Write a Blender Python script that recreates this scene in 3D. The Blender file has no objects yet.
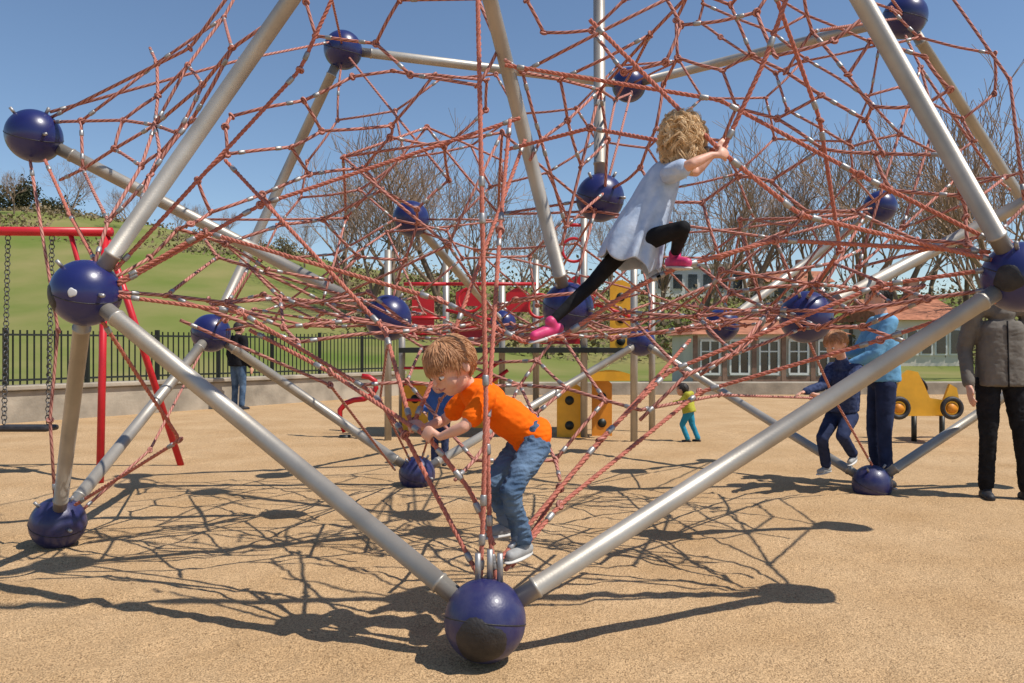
import bpy, bmesh, math, random
from mathutils import Vector, Matrix, noise
random.seed(7)
R = math.radians
scene = bpy.context.scene
COL = scene.collection
F, HC, YH = 800.0, 1.12, 345.0
def W(px, py, d):
    return Vector(((px-512)*d/F, d, HC+(YH-py)*d/F))
def G(px, d, z=0.0):
    return Vector(((px-512)*d/F, d, z))
# ---------------------------------------------------------------- materials
def mat(name, col, rough=.6, metal=0, var=.15, scale=8, bump=0, bscale=40, col2=None, coat=0, sss=0, spec=None):
    m = bpy.data.materials.new(name); m.use_nodes = True
    nt = m.node_tree; n = nt.nodes; l = nt.links
    b = n['Principled BSDF']
    if spec is None: spec = .12 if rough >= .8 else .5
    b.inputs['Roughness'].default_value = rough; b.inputs['Metallic'].default_value = metal
    b.inputs['Specular IOR Level'].default_value = spec
    if coat: b.inputs['Coat Weight'].default_value = coat; b.inputs['Coat Roughness'].default_value = .15
    if sss:
        b.inputs['Subsurface Weight'].default_value = sss; b.inputs['Subsurface Radius'].default_value = (.01,.004,.002)
    tc = n.new('ShaderNodeTexCoord')
    nz = n.new('ShaderNodeTexNoise'); nz.inputs['Scale'].default_value = scale; nz.inputs['Detail'].default_value = 6
    l.new(tc.outputs['Object'], nz.inputs['Vector'])
    cr = n.new('ShaderNodeValToRGB'); cr.color_ramp.elements[0].position = .32; cr.color_ramp.elements[1].position = .68
    c2 = col2 if col2 else tuple(min(1, c*(1+var)) for c in col)
    c1 = col if col2 else tuple(c*(1-var) for c in col)
    cr.color_ramp.elements[0].color = (*c1, 1); cr.color_ramp.elements[1].color = (*c2, 1)
    l.new(nz.outputs['Fac'], cr.inputs['Fac']); l.new(cr.outputs['Color'], b.inputs['Base Color'])
    if bump:
        nb = n.new('ShaderNodeTexNoise'); nb.inputs['Scale'].default_value = bscale; nb.inputs['Detail'].default_value = 5
        l.new(tc.outputs['Object'], nb.inputs['Vector'])
        bp = n.new('ShaderNodeBump'); bp.inputs['Strength'].default_value = bump; bp.inputs['Distance'].default_value = .01
        l.new(nb.outputs['Fac'], bp.inputs['Height']); l.new(bp.outputs['Normal'], b.inputs['Normal'])
    return m
def rope_mat(name, lo, hi, k=3.0, pitch=.045):
    m = bpy.data.materials.new(name); m.use_nodes = True
    nt = m.node_tree; n = nt.nodes; l = nt.links; b = n['Principled BSDF']; b.inputs['Roughness'].default_value = .8
    b.inputs['Specular IOR Level'].default_value = .2
    tc = n.new('ShaderNodeTexCoord'); sp = n.new('ShaderNodeSeparateXYZ'); l.new(tc.outputs['UV'], sp.inputs[0])
    a = n.new('ShaderNodeMath'); a.operation = 'MULTIPLY'; a.inputs[1].default_value = k*2*math.pi; l.new(sp.outputs['X'], a.inputs[0])
    c = n.new('ShaderNodeMath'); c.operation = 'MULTIPLY_ADD'; c.inputs[1].default_value = 2*math.pi/pitch; l.new(sp.outputs['Y'], c.inputs[0]); l.new(a.outputs[0], c.inputs[2])
    s = n.new('ShaderNodeMath'); s.operation = 'SINE'; l.new(c.outputs[0], s.inputs[0])
    mr = n.new('ShaderNodeMapRange'); mr.inputs[1].default_value = -1; mr.inputs[2].default_value = -.1; l.new(s.outputs[0], mr.inputs[0])
    nz = n.new('ShaderNodeTexNoise'); nz.inputs['Scale'].default_value = 3; nz.inputs['Detail'].default_value = 5; l.new(tc.outputs['Object'], nz.inputs['Vector'])
    mx2 = n.new('ShaderNodeMix'); mx2.data_type = 'RGBA'; l.new(nz.outputs['Fac'], mx2.inputs['Factor'])
    mx2.inputs['A'].default_value = (*hi, 1); mx2.inputs['B'].default_value = (hi[0]*.82, hi[1]*1.25, hi[2]*1.45, 1)
    mx = n.new('ShaderNodeMix'); mx.data_type = 'RGBA'; l.new(mr.outputs[0], mx.inputs['Factor'])
    mx.inputs['A'].default_value = (*lo, 1); l.new(mx2.outputs['Result'], mx.inputs['B'])
    l.new(mx.outputs['Result'], b.inputs['Base Color'])
    bp = n.new('ShaderNodeBump'); bp.inputs['Strength'].default_value = .6; bp.inputs['Distance'].default_value = .004
    l.new(mr.outputs[0], bp.inputs['Height']); l.new(bp.outputs['Normal'], b.inputs['Normal'])
    return m
M = {}
M['rope'] = rope_mat('red_rope', (.24,.075,.055), (.56,.205,.15))
M['ropes'] = mat('red_rope_strand', (.51,.18,.13), .8, var=.16, scale=60, bump=.5, bscale=300)
M['pole'] = mat('silver_painted_pole', (.40,.37,.32), .45, .5, var=.16, scale=5, bump=.05, bscale=120)
M['ferrule'] = mat('aluminium_ferrule', (.36,.35,.34), .5, .7, var=.25, scale=30)
M['blue'] = mat('blue_ball_plastic', (.009,.011,.085), .34, var=.3, scale=5, col2=(.016,.022,.125), coat=.3, bump=.03, bscale=60)
M['blue_scuffed'] = mat('blue_ball_scuffed', (.010,.012,.085), .42, scale=14, col2=(.045,.045,.11), coat=.15, bump=.1, bscale=90)
M['black'] = mat('worn_black_rubber', (.010,.010,.012), .55, scale=25, col2=(.035,.03,.028), bump=.3, bscale=120)
M['sticker'] = mat('white_sticker', (.6,.6,.6), .5, var=.1)
M['red'] = mat('red_powder_coat', (.52,.012,.02), .4, var=.12)
M['yellow'] = mat('yellow_panel', (.75,.38,.02), .5, var=.1)
M['orangep'] = mat('orange_panel', (.72,.27,.02), .5, var=.1)
M['darkmetal'] = mat('dark_green_metal', (.012,.016,.012), .5, var=.2)
M['chain'] = mat('steel_chain', (.12,.12,.12), .5, .7)
M['concrete'] = mat('pale_concrete', (.36,.31,.24), .9, var=.28, scale=2.5, bump=.5, bscale=25)
M['skin'] = mat('skin', (.68,.37,.26), .5, var=.05, scale=12, sss=.15)
M['hair_b'] = mat('reddish_blond_hair', (.34,.15,.06), .6, scale=60, col2=(.56,.30,.15))
M['hair_g'] = mat('blond_hair', (.58,.36,.16), .5, scale=30, col2=(.86,.64,.38))
M['hair_d'] = mat('dark_hair', (.02,.013,.01), .6)
M['lip'] = mat('lip', (.45,.14,.11), .45); M['eyew'] = mat('eye_white', (.75,.73,.70), .25); M['iris'] = mat('dark_iris', (.03,.02,.015), .15)
M['orange'] = mat('orange_cotton', (.90,.15,.006), .85, var=.05, scale=15, bump=.35, bscale=35)
M['denim'] = mat('blue_denim', (.040,.075,.135), .85, scale=9, col2=(.13,.20,.30), bump=.4, bscale=140)
M['cuff'] = mat('light_denim_cuff', (.16,.22,.31), .85, var=.1, scale=12, bump=.3)
M['shoeg'] = mat('grey_shoe', (.32,.32,.31), .7, var=.2, scale=30); M['sole'] = mat('pale_sole', (.6,.58,.54), .7)
M['dress'] = mat('pale_blue_dress', (.36,.45,.60), .85, scale=25, col2=(.52,.60,.73), bump=.35, bscale=30)
M['blackcloth'] = mat('black_cloth', (.014,.014,.016), .8, var=.3, scale=20, bump=.3)
M['pink'] = mat('pink_shoe', (.60,.04,.16), .5, var=.2, scale=40); M['darkshoe'] = mat('dark_shoe', (.02,.018,.02), .6)
M['navy'] = mat('navy_cloth', (.02,.03,.08), .85, scale=40, col2=(.06,.08,.16), bump=.4)
M['ltblue'] = mat('light_blue_jacket', (.16,.38,.60), .85, var=.12, scale=10, bump=.5, bscale=18)
M['midblue'] = mat('blue_jacket', (.06,.13,.34), .8, var=.2, scale=12, bump=.4)
M['greyj'] = mat('grey_jacket', (.16,.145,.125), .9, var=.12, scale=14, bump=.3, bscale=30)
M['teal'] = mat('teal_cloth', (.03,.24,.36), .85, var=.15); M['lime'] = mat('yellow_green_cloth', (.40,.38,.05), .85, var=.15)
M['jeansd'] = mat('dark_jeans', (.025,.035,.08), .85, var=.25, scale=14, bump=.3)
M['bark'] = mat('bark', (.17,.125,.09), .95, var=.25, scale=2, bump=.5); M['twig'] = mat('twigs', (.30,.21,.15), .95, var=.25, scale=.4)
M['everg'] = mat('dark_foliage', (.03,.035,.018), .9, scale=.8, col2=(.075,.075,.035))
M['scrub'] = mat('scrub_foliage', (.15,.125,.065), .9, scale=.25, col2=(.27,.20,.12))
M['cream'] = mat('cream_plaster', (.66,.60,.50), .9, var=.1, scale=1); M['brick'] = mat('brown_brick', (.28,.17,.125), .9, var=.2, scale=6)
M['roof'] = mat('terracotta_roof', (.40,.17,.10), .9, var=.25, scale=4, bump=.5, bscale=12); M['white'] = mat('white_paint', (.72,.71,.67), .6, var=.06)
M['glass'] = mat('dark_window_glass', (.02,.025,.03), .12, var=.3, spec=.8)
# ---------------------------------------------------------------- mesh builder
class MB:
    def __init__(s): s.V = []; s.Fc = []; s.UV = []
    def face(s, idx, uv=None): s.Fc.append(tuple(idx)); s.UV.append(uv if uv else [(0,0)]*len(idx))
    def tube(s, pts, rad, seg=8, caps=True, sx=1.0, u0=None):
        pts = [Vector(p) for p in pts]
        if not hasattr(rad, '__len__'): rad = [rad]*len(pts)
        n = len(pts); T = []
        for i in range(n):
            a = pts[max(i-1,0)]; b = pts[min(i+1,n-1)]; t = b-a
            T.append(t.normalized() if t.length > 1e-9 else Vector((0,0,1)))
        up = u0 if u0 is not None else (Vector((0,0,1)) if abs(T[0].z) < .9 else Vector((1,0,0)))
        N = (up - T[0]*up.dot(T[0])).normalized(); base = len(s.V); L = 0; Ls = []
        for i in range(n):
            N = (N - T[i]*N.dot(T[i])); N = N.normalized() if N.length > 1e-6 else T[i].orthogonal().normalized()
            Bn = T[i].cross(N)
            if i: L += (pts[i]-pts[i-1]).length
            Ls.append(L)
            for j in range(seg):
                a = 2*math.pi*j/seg
                s.V.append(pts[i] + (N*math.cos(a) + Bn*math.sin(a)*sx)*rad[i])
        for i in range(n-1):
            for j in range(seg):
                k = (j+1) % seg
                s.face((base+i*seg+j, base+i*seg+k, base+(i+1)*seg+k, base+(i+1)*seg+j),
                       [(j/seg,Ls[i]),((j+1)/seg,Ls[i]),((j+1)/seg,Ls[i+1]),(j/seg,Ls[i+1])])
        if caps:
            s.face([base+j for j in range(seg)][::-1]); s.face([base+(n-1)*seg+j for j in range(seg)])
        return s
    def cap(s, p0, r0, p1, r1, seg=12):
        p0 = Vector(p0); p1 = Vector(p1); d = p1-p0
        d = d.normalized() if d.length > 1e-6 else Vector((0,0,1))
        pts = []; rs = []
        for a in (5,30,55,75): pts.append(p0-d*r0*math.cos(R(a))); rs.append(r0*math.sin(R(a)))
        pts.append(p0); rs.append(r0); pts.append(p1 if (p1-p0).length > 1e-5 else p1+d*1e-4); rs.append(r1)
        for a in (75,55,30,5): pts.append(p1+d*r1*math.cos(R(a))); rs.append(r1*math.sin(R(a)))
        return s.tube(pts, rs, seg)
    def chain(s, pts, rs, seg=12):
        for i in range(len(pts)-1): s.cap(pts[i], rs[i], pts[i+1], rs[i+1], seg)
        return s
    def ell(s, c, ax, seg=20, rings=12):
        c = Vector(c); base = len(s.V); X, Y, Z = [Vector(a) for a in ax]
        s.V.append(c+Z)
        for i in range(1, rings):
            t = math.pi*i/rings
            for j in range(seg):
                a = 2*math.pi*j/seg
                s.V.append(c + X*math.sin(t)*math.cos(a) + Y*math.sin(t)*math.sin(a) + Z*math.cos(t))
        s.V.append(c-Z); last = len(s.V)-1
        flip = X.cross(Y).dot(Z) < 0
        def f(ix): s.face(ix[::-1] if flip else ix)
        for j in range(seg):
            k = (j+1) % seg
            f([base, base+1+j, base+1+k])
            f([last, base+1+(rings-2)*seg+k, base+1+(rings-2)*seg+j])
        for i in range(rings-2):
            for j in range(seg):
                k = (j+1) % seg; a = base+1+i*seg
                f([a+j, a+seg+j, a+seg+k, a+k])
        return s
    def sph(s, c, r, seg=20, rings=12): return s.ell(c, ((r,0,0),(0,r,0),(0,0,r)), seg, rings)
    def box(s, c, size, rz=0, mtx=None):
        c = Vector(c); hx, hy, hz = [v/2 for v in size]; m = mtx if mtx else Matrix.Rotation(rz, 3, 'Z'); b = len(s.V)
        for x in (-hx,hx):
            for y in (-hy,hy):
                for z in (-hz,hz): s.V.append(c + m @ Vector((x,y,z)))
        for f in ((0,1,3,2),(4,6,7,5),(0,4,5,1),(2,3,7,6),(0,2,6,4),(1,5,7,3)): s.face([b+i for i in f])
        return s
    def beam(s, a, b, w, h):
        a = Vector(a); b = Vector(b); d = b-a; y = d.normalized(); x = y.cross(Vector((0,0,1)))
        x = x.normalized() if x.length > 1e-4 else Vector((1,0,0)); z = x.cross(y)
        return s.box((a+b)/2, (w, d.length, h), mtx=Matrix((x,y,z)).transposed())
    def torus(s, c, ax, R0, r, seg=24, sg=8):
        ax = Vector(ax).normalized(); u = ax.orthogonal().normalized(); v = ax.cross(u)
        pts = [Vector(c)+(u*math.cos(2*math.pi*i/seg)+v*math.sin(2*math.pi*i/seg))*R0 for i in range(seg+1)]
        return s.tube(pts, r, sg, caps=False, u0=ax)
    def build(s, name, m, parent=None, smooth=True, bevel=0):
        me = bpy.data.meshes.new(name); me.from_pydata([tuple(v) for v in s.V], [], s.Fc)
        uv = me.uv_layers.new(name='UVMap'); k = 0; flat = []
        for f in s.UV:
            for c in f: flat.extend(c)
        uv.data.foreach_set('uv', flat)
        if smooth: me.polygons.foreach_set('use_smooth', [True]*len(me.polygons))
        me.materials.append(m); o = bpy.data.objects.new(name, me); COL.objects.link(o)
        if parent: attach(o, parent)
        if bevel:
            bv = o.modifiers.new('bevel', 'BEVEL'); bv.width = bevel; bv.segments = 2; bv.limit_method = 'ANGLE'
        return o
def attach(o, parent):
    o.parent = parent
    w = Matrix.Identity(4); p = parent; chain = []
    while p: chain.append(p); p = p.parent
    for q in reversed(chain): w = w @ q.matrix_parent_inverse @ Matrix.Translation(q.location) if q.parent else Matrix.Translation(q.location)
    o.matrix_parent_inverse = w.inverted()
def thing(name, label, cat, loc, group=None):
    o = bpy.data.objects.new(name, None); COL.objects.link(o); o.location = loc; o.empty_display_size = .1
    o['label'] = label; o['category'] = cat
    if group: o['group'] = group
    return o
def struct(o): o['kind'] = 'structure'; return o
def dup(root, loc, label, rz=0, sc=1):
    r = root.copy(); COL.objects.link(r); r.location = loc; r.rotation_euler = (0,0,rz); r.scale = (sc,sc,sc); r['label'] = label
    for ch in list(root.children):
        c = ch.copy(); COL.objects.link(c); c.parent = r
        for g in list(ch.children):
            d = g.copy(); COL.objects.link(d); d.parent = c
    return r
def fuse(mb, name, m, parent, voxel=.005, it=3, wr=0, wscale=14):
    o = mb.build(name, m)
    rm = o.modifiers.new('r', 'REMESH'); rm.mode = 'VOXEL'; rm.voxel_size = voxel
    sm = o.modifiers.new('s', 'SMOOTH'); sm.factor = .5; sm.iterations = it
    dg = bpy.context.evaluated_depsgraph_get(); dg.update()
    me = bpy.data.meshes.new_from_object(o.evaluated_get(dg)); o.modifiers.clear(); old = o.data; o.data = me; bpy.data.meshes.remove(old)
    me.name = name
    if wr:
        ns = [v.normal.copy() for v in me.vertices]
        for v, nn in zip(me.vertices, ns):
            q = v.co*wscale; f = noise.noise(q) ; g = noise.noise(Vector((q.x*.7+q.z*2.2, q.y*2, q.z*2.6-q.x*1.2))+Vector((9,3,1)))
            v.co += nn*wr*(f*.8+(1-abs(g)*2.4)*.6)
    me.polygons.foreach_set('use_smooth', [True]*len(me.polygons))
    if not me.materials: me.materials.append(m)
    attach(o, parent)
    return o
# ---------------------------------------------------------------- camera, light, sky
cam = bpy.data.cameras.new('camera'); co = bpy.data.objects.new('camera', cam); COL.objects.link(co)
co.location = (0,0,HC); co.rotation_euler = (R(90),0,0); cam.lens = F/1024*36; cam.sensor_width = 36; cam.shift_y = (YH-341.5)/1024
cam.clip_end = 3000; cam.clip_start = .05; scene.camera = co
L = Vector((-.81,.31,-1.40)).normalized()
sun = bpy.data.lights.new('sun', 'SUN'); sun.energy = 4.9; sun.angle = R(.5); sun.color = (1,.94,.86)
so = bpy.data.objects.new('sun', sun); COL.objects.link(so); so.rotation_euler = L.to_track_quat('-Z','Y').to_euler(); so.location = (5,-3,9)
wd = bpy.data.worlds.new('World'); scene.world = wd; wd.use_nodes = True
nt = wd.node_tree; sky = nt.nodes.new('ShaderNodeTexSky'); sky.sky_type = 'NISHITA'; sky.sun_disc = False
sky.sun_elevation = math.asin(-L.z); sky.sun_rotation = math.atan2(-L.x, -L.y); sky.air_density = 1.0; sky.dust_density = .05; sky.ozone_density = 3.2
bg = nt.nodes['Background']; bg.inputs['Strength'].default_value = .12; nt.links.new(sky.outputs[0], bg.inputs['Color'])
scene.view_settings.view_transform = 'Standard'; scene.view_settings.look = 'None'; scene.view_settings.exposure = 0
# ---------------------------------------------------------------- ground
def sand_mat():
    m = bpy.data.materials.new('coarse_sand'); m.use_nodes = True; nt = m.node_tree; n = nt.nodes; l = nt.links; b = n['Principled BSDF']
    b.inputs['Roughness'].default_value = .95; b.inputs['Specular IOR Level'].default_value = .1
    tc = n.new('ShaderNodeTexCoord')
    def nz(s, d=6):
        x = n.new('ShaderNodeTexNoise'); x.inputs['Scale'].default_value = s; x.inputs['Detail'].default_value = d; l.new(tc.outputs['Object'], x.inputs['Vector']); return x
    a = nz(1.6, 8); c = nz(170, 4); d = nz(11, 7); e = nz(60, 4)
    r1 = n.new('ShaderNodeValToRGB'); r1.color_ramp.elements[0].position = .3; r1.color_ramp.elements[1].position = .7
    r1.color_ramp.elements[0].color = (.565,.365,.185,1); r1.color_ramp.elements[1].color = (.685,.47,.262,1); l.new(a.outputs['Fac'], r1.inputs['Fac'])
    r2 = n.new('ShaderNodeValToRGB'); r2.color_ramp.elements[0].position = .38; r2.color_ramp.elements[1].position = .56
    r2.color_ramp.elements[0].color = (.34,.32,.30,1); r2.color_ramp.elements[1].color = (1.0,1.0,1.0,1); l.new(c.outputs['Fac'], r2.inputs['Fac'])
    r3 = n.new('ShaderNodeValToRGB'); r3.color_ramp.elements[0].position = .33; r3.color_ramp.elements[1].position = .52
    r3.color_ramp.elements[0].color = (.66,.62,.58,1); r3.color_ramp.elements[1].color = (1.0,1.0,1.0,1); l.new(e.outputs['Fac'], r3.inputs['Fac'])
    mx = n.new('ShaderNodeMix'); mx.data_type = 'RGBA'; mx.blend_type = 'MULTIPLY'; mx.inputs['Factor'].default_value = .8
    l.new(r1.outputs['Color'], mx.inputs['A']); l.new(r2.outputs['Color'], mx.inputs['B'])
    my = n.new('ShaderNodeMix'); my.data_type = 'RGBA'; my.blend_type = 'MULTIPLY'; my.inputs['Factor'].default_value = .5
    l.new(mx.outputs['Result'], my.inputs['A']); l.new(r3.outputs['Color'], my.inputs['B']); l.new(my.outputs['Result'], b.inputs['Base Color'])
    b1 = n.new('ShaderNodeBump'); b1.inputs['Strength'].default_value = .7; b1.inputs['Distance'].default_value = .010; l.new(c.outputs['Fac'], b1.inputs['Height'])
    b3 = n.new('ShaderNodeBump'); b3.inputs['Strength'].default_value = .55; b3.inputs['Distance'].default_value = .012; l.new(e.outputs['Fac'], b3.inputs['Height']); l.new(b1.outputs['Normal'], b3.inputs['Normal'])
    b2 = n.new('ShaderNodeBump'); b2.inputs['Strength'].default_value = .5; b2.inputs['Distance'].default_value = .025; l.new(d.outputs['Fac'], b2.inputs['Height']); l.new(b3.outputs['Normal'], b2.inputs['Normal'])
    l.new(b2.outputs['Normal'], b.inputs['Normal']); return m
M['sand'] = sand_mat()
M['grass'] = mat('spring_grass', (.12,.165,.03), .95, scale=.16, col2=(.25,.22,.085), bump=.6, bscale=6)
mb = MB()
xs = [-1500,-300,-60,-25]+[-9+i*.06 for i in range(301)]+[25,60,300,1500]; ys = [-50,-5,1]+[1.4+i*.045 for i in range(210)]+[12,14,18,40,200,1500]
rnd = random.Random(11); prints = {}
for _ in range(900):
    y = 2.2+9*rnd.random()**1.4; x = rnd.uniform(-.8,.8)*y; a = rnd.uniform(0,6.28); prints.setdefault((int(x*2),int(y*2)),[]).append((x,y,math.cos(a),math.sin(a),rnd.uniform(.005,.013),rnd.uniform(.8,1.2)))
def gz(x, y):
    if not (-8.9 < x < 8.9 and 1.5 < y < 10.8): return 0
    p = Vector((x,y,0)); z = .010*noise.noise(p*1.3)+.006*noise.noise(p*4.2)+.004*noise.noise(p*9)
    ix, iy = int(x*2), int(y*2)
    for u in (-1,0,1):
        for v in (-1,0,1):
            for (a,b,c,s,dp,sz) in prints.get((ix+u,iy+v),()):
                dx, dy = x-a, y-b; l = (dx*c+dy*s)/(.13*sz); w = (-dx*s+dy*c)/(.055*sz); q = l*l+w*w
                if q < 4: z -= dp*math.exp(-q*1.6)*(1.0) - dp*.55*math.exp(-(q-1.6)**2*2.2)
    return z
for y in ys:
    for x in xs: mb.V.append(Vector((x,y,gz(x,y))))
nx = len(xs)
for i in range(len(ys)-1):
    for j in range(nx-1): mb.face((i*nx+j, i*nx+j+1, (i+1)*nx+j+1, (i+1)*nx+j))
struct(mb.build('ground', M['sand']))
prof = [(-1.6,190),(-.64,212),(-.45,226),(-.32,245),(-.2,270),(0,285),(.3,292),(1.6,292)]
def hp(u):
    if u <= prof[0][0]: return prof[0][1]
    for (a,b),(c,d) in zip(prof, prof[1:]):
        if u <= c: return b+(d-b)*(u-a)/(c-a)
    return prof[-1][1]
def sst(a,b,x): t = max(0,min(1,(x-a)/(b-a))); return t*t*(3-2*t)
def hillz(x, y):
    u = x/max(y,1); st = 18+10*sst(-.15,.15,u)
    top = HC+(YH-hp(u))*70/F
    z = .02+sst(st, 78, y)*top*1.05 + .5*noise.noise(Vector((x*.09,y*.09,0)))*sst(st,st+20,y)
    return z
mb = MB(); us = [-1.7+i*3.4/160 for i in range(161)]; yy = [18.8+ (i/80)**1.8*160 for i in range(81)]
for y in yy:
    for u in us: mb.V.append(Vector((u*y, y, hillz(u*y,y))))
for i in range(80):
    for j in range(160): mb.face((i*161+j, i*161+j+1, (i+1)*161+j+1, (i+1)*161+j))
struct(mb.build('hill', M['grass']))
# ---------------------------------------------------------------- low wall + fence
A0, A1 = G(-90,10.6), G(400,18.0)
t = thing('low_wall', 'low pale concrete wall under the dark railings on the left', 'wall', (A0+A1)/2)
MB().beam(A0+Vector((0,0,.22)), A1+Vector((0,0,.22)), .3, .48).build('wall', M['concrete'], t, False, .02)
MB().beam(A0+Vector((0,0,.50)), A1+Vector((0,0,.50)), .42, .07).build('coping', M['concrete'], t, False, .015)
B0, B1 = G(402,18.05), G(1180,18.4)
t = thing('low_wall', 'long low pale concrete wall behind the play tower on the right', 'wall', (B0+B1)/2)
MB().beam(B0+Vector((0,0,.13)), B1+Vector((0,0,.13)), .35, .3).build('wall', M['concrete'], t, False, .02)
t = thing('metal_fence', 'dark metal railing fence standing on the low wall at left', 'fence', A0+Vector((0,0,.53)))
dv = A1-A0; nsec = 8
for i in range(nsec+1):
    p = A0+dv*i/nsec+Vector((0,0,.53)); MB().box(p+Vector((0,0,.42)), (.06,.06,.84)).build('post', M['darkmetal'], t, False)
for i in range(nsec):
    p = A0+dv*i/nsec+Vector((0,0,.53)); q = A0+dv*(i+1)/nsec+Vector((0,0,.53)); m_ = MB()
    for z in (.08,.74): m_.beam(p+Vector((0,0,z)), q+Vector((0,0,z)), .03, .03)
    for k in range(1,12): m_.box(p.lerp(q,k/12)+Vector((0,0,.41)), (.018,.018,.8))
    m_.build('railing_panel', M['darkmetal'], t, False)
# ---------------------------------------------------------------- trees
def grow(tm, cm, p, d, ln, r, lv, mx, rnd, spread):
    pts = [p]; dd = d.copy(); n = 3
    for i in range(n):
        dd = (dd+Vector((rnd.gauss(0,.13),rnd.gauss(0,.13),rnd.gauss(0,.08)+.05))).normalized(); pts.append(pts[-1]+dd*ln/n)
    rs = [r*(1-.4*i/n) for i in range(n+1)]
    (tm if lv == 0 else cm).tube(pts, rs, 7 if lv < 2 else 3, caps=False)
    if lv == mx: return
    kids = 4 if lv == 0 else (4 if lv < 3 else 3)
    for k in range(kids):
        tt = 1 if k == 0 else rnd.uniform(.35,1); ix = min(int(tt*n), n-1); q = pts[ix].lerp(pts[ix+1], tt*n-ix)
        a = rnd.uniform(0,6.28); o = dd.orthogonal().normalized(); o = Matrix.Rotation(a,3,dd) @ o
        nd = (dd + o*rnd.uniform(.35,.85)*spread).normalized(); nd.z += .15; nd.normalize()
        grow(tm, cm, q, nd, ln*rnd.uniform(.62,.85), max(r*.50,.015), lv+1, mx, rnd, spread)
protos = []
for k in range(3):
    rnd = random.Random(30+k); tm, cm = MB(), MB()
    grow(tm, cm, Vector((0,0,-.3)), Vector((0,0,1)), 3.6, .20, 0, 5, rnd, [1,.8,1.15][k])
    protos.append((tm, cm, max(v.z for v in cm.V)))
spots = [(348,46,150),(398,38,118),(440,42,112),(476,42,150),(520,50,185),(560,54,200),(662,48,180),(700,40,140),(752,42,110),(806,44,135),(852,38,98),(896,46,135),(965,46,140),(1008,26,42),(1050,36,100),(305,56,210),(262,60,222),
 (130,64,186),(178,60,196),(222,62,204),(70,66,160),(14,64,165),(330,50,195),(610,60,200),(775,60,175),(930,60,160),(370,40,135),(200,66,200)]
words = 'first second third fourth fifth sixth seventh eighth ninth tenth eleventh twelfth thirteenth fourteenth fifteenth sixteenth seventeenth eighteenth nineteenth twentieth twenty-first twenty-second twenty-third twenty-fourth twenty-fifth twenty-sixth twenty-seventh twenty-eighth'.split()
base = {}; order = sorted(range(len(spots)), key=lambda i: spots[i][0])
for rank, i in enumerate(order):
    px, d, top = spots[i]; loc = G(px, d); loc.z = hillz(loc.x, loc.y)-.1; want = HC+(YH-top)*d/F-loc.z
    k = i % 3; lb = 'leafless brown tree behind the playground, %s from the left of the bare trees' % words[rank]
    if k not in base:
        tm, cm, hh = protos[k]; r = thing('bare_tree', lb, 'tree', (0,0,0), 'bare trees behind the playground')
        tm.build('trunk', M['bark'], r); cm.build('crown', M['twig'], r); base[k] = r
        r.location = loc; sc = want/hh; r.scale = (sc,sc,sc); r.rotation_euler = (0,0,i)
    else: dup(base[k], loc, lb, i*1.7, want/protos[k][2])
def leafy(px, d, top, wpx, label, m_, name='evergreen_tree', cat='tree', n=1500):
    loc = G(px,d); loc.z = hillz(loc.x,loc.y); h = HC+(YH-top)*d/F-loc.z; w = wpx*d/F/2; r = thing(name, label, cat, loc, 'dark trees on the hill' if cat=='tree' else 'bushes on the slope')
    MB().tube([loc-Vector((0,0,.3)), loc+Vector((0,0,h*.5))], [.2,.08], 6).build('trunk', M['bark'], r)
    c = MB(); rnd = random.Random(px); cl = []
    for _ in range(22):
        a = rnd.uniform(0,6.28); rr = rnd.uniform(0,.85)*w; cl.append((Vector((math.cos(a)*rr, math.sin(a)*rr, h*rnd.uniform(.12,.85))), rnd.uniform(.2,.4)*w))
    for _ in range(n):
        q, rr = rnd.choice(cl); v = Vector((rnd.gauss(0,1),rnd.gauss(0,1),rnd.gauss(0,1))).normalized()*rr*rnd.uniform(.3,1.25); p = loc+q+v; s_ = w*.045
        a = Vector((rnd.uniform(-1,1),rnd.uniform(-1,1),rnd.uniform(-1,1)))*s_; b_ = Vector((rnd.uniform(-1,1),rnd.uniform(-1,1),rnd.uniform(-1,1)))*s_; k = len(c.V)
        c.V += [p-a, p+b_, p+a, p-b_]; c.face((k,k+1,k+2,k+3))
    c.build('crown', m_, r, False)
leafy(20,74,184,66,'dark rounded tree on the hill at the far left edge',M['everg'],n=2400)
leafy(58,76,196,44,'smaller dark tree on the hill beside the leftmost rounded tree',M['everg'],n=2000)
leafy(285,58,234,36,'brown bush on the skyline right of the grass slope',M['scrub'],'bush','bush',1100)
mb = MB(); rnd = random.Random(3)
for _ in range(30000):
    u = rnd.uniform(-.7,.8); y = rnd.uniform(52,78) if u < -.22 else rnd.uniform(34,66); x = u*y
    if u < -.22 and (noise.noise(Vector((x*.12,y*.12,7))) < .05 and y < 72): continue
    hgt = (2.6 if u > -.22 else .8)*(.35+.65*abs(noise.noise(Vector((x*.16,y*.16,3)))*2)); p = Vector((x,y,hillz(x,y)+abs(rnd.gauss(0,.45))*hgt)); s_ = .12
    a = Vector((rnd.uniform(-1,1),rnd.uniform(-1,1),rnd.uniform(-1,1)))*s_; b_ = Vector((rnd.uniform(-1,1),rnd.uniform(-1,1),rnd.uniform(-1,1)))*s_; k = len(mb.V)
    mb.V += [p-a,p+b_,p+a,p-b_]; mb.face((k,k+1,k+2,k+3))
o = mb.build('scrub', M['scrub'], None, False); o['kind'] = 'stuff'; o['label'] = 'brown and olive scrub covering the slope under the bare trees'; o['category'] = 'scrub'
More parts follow.
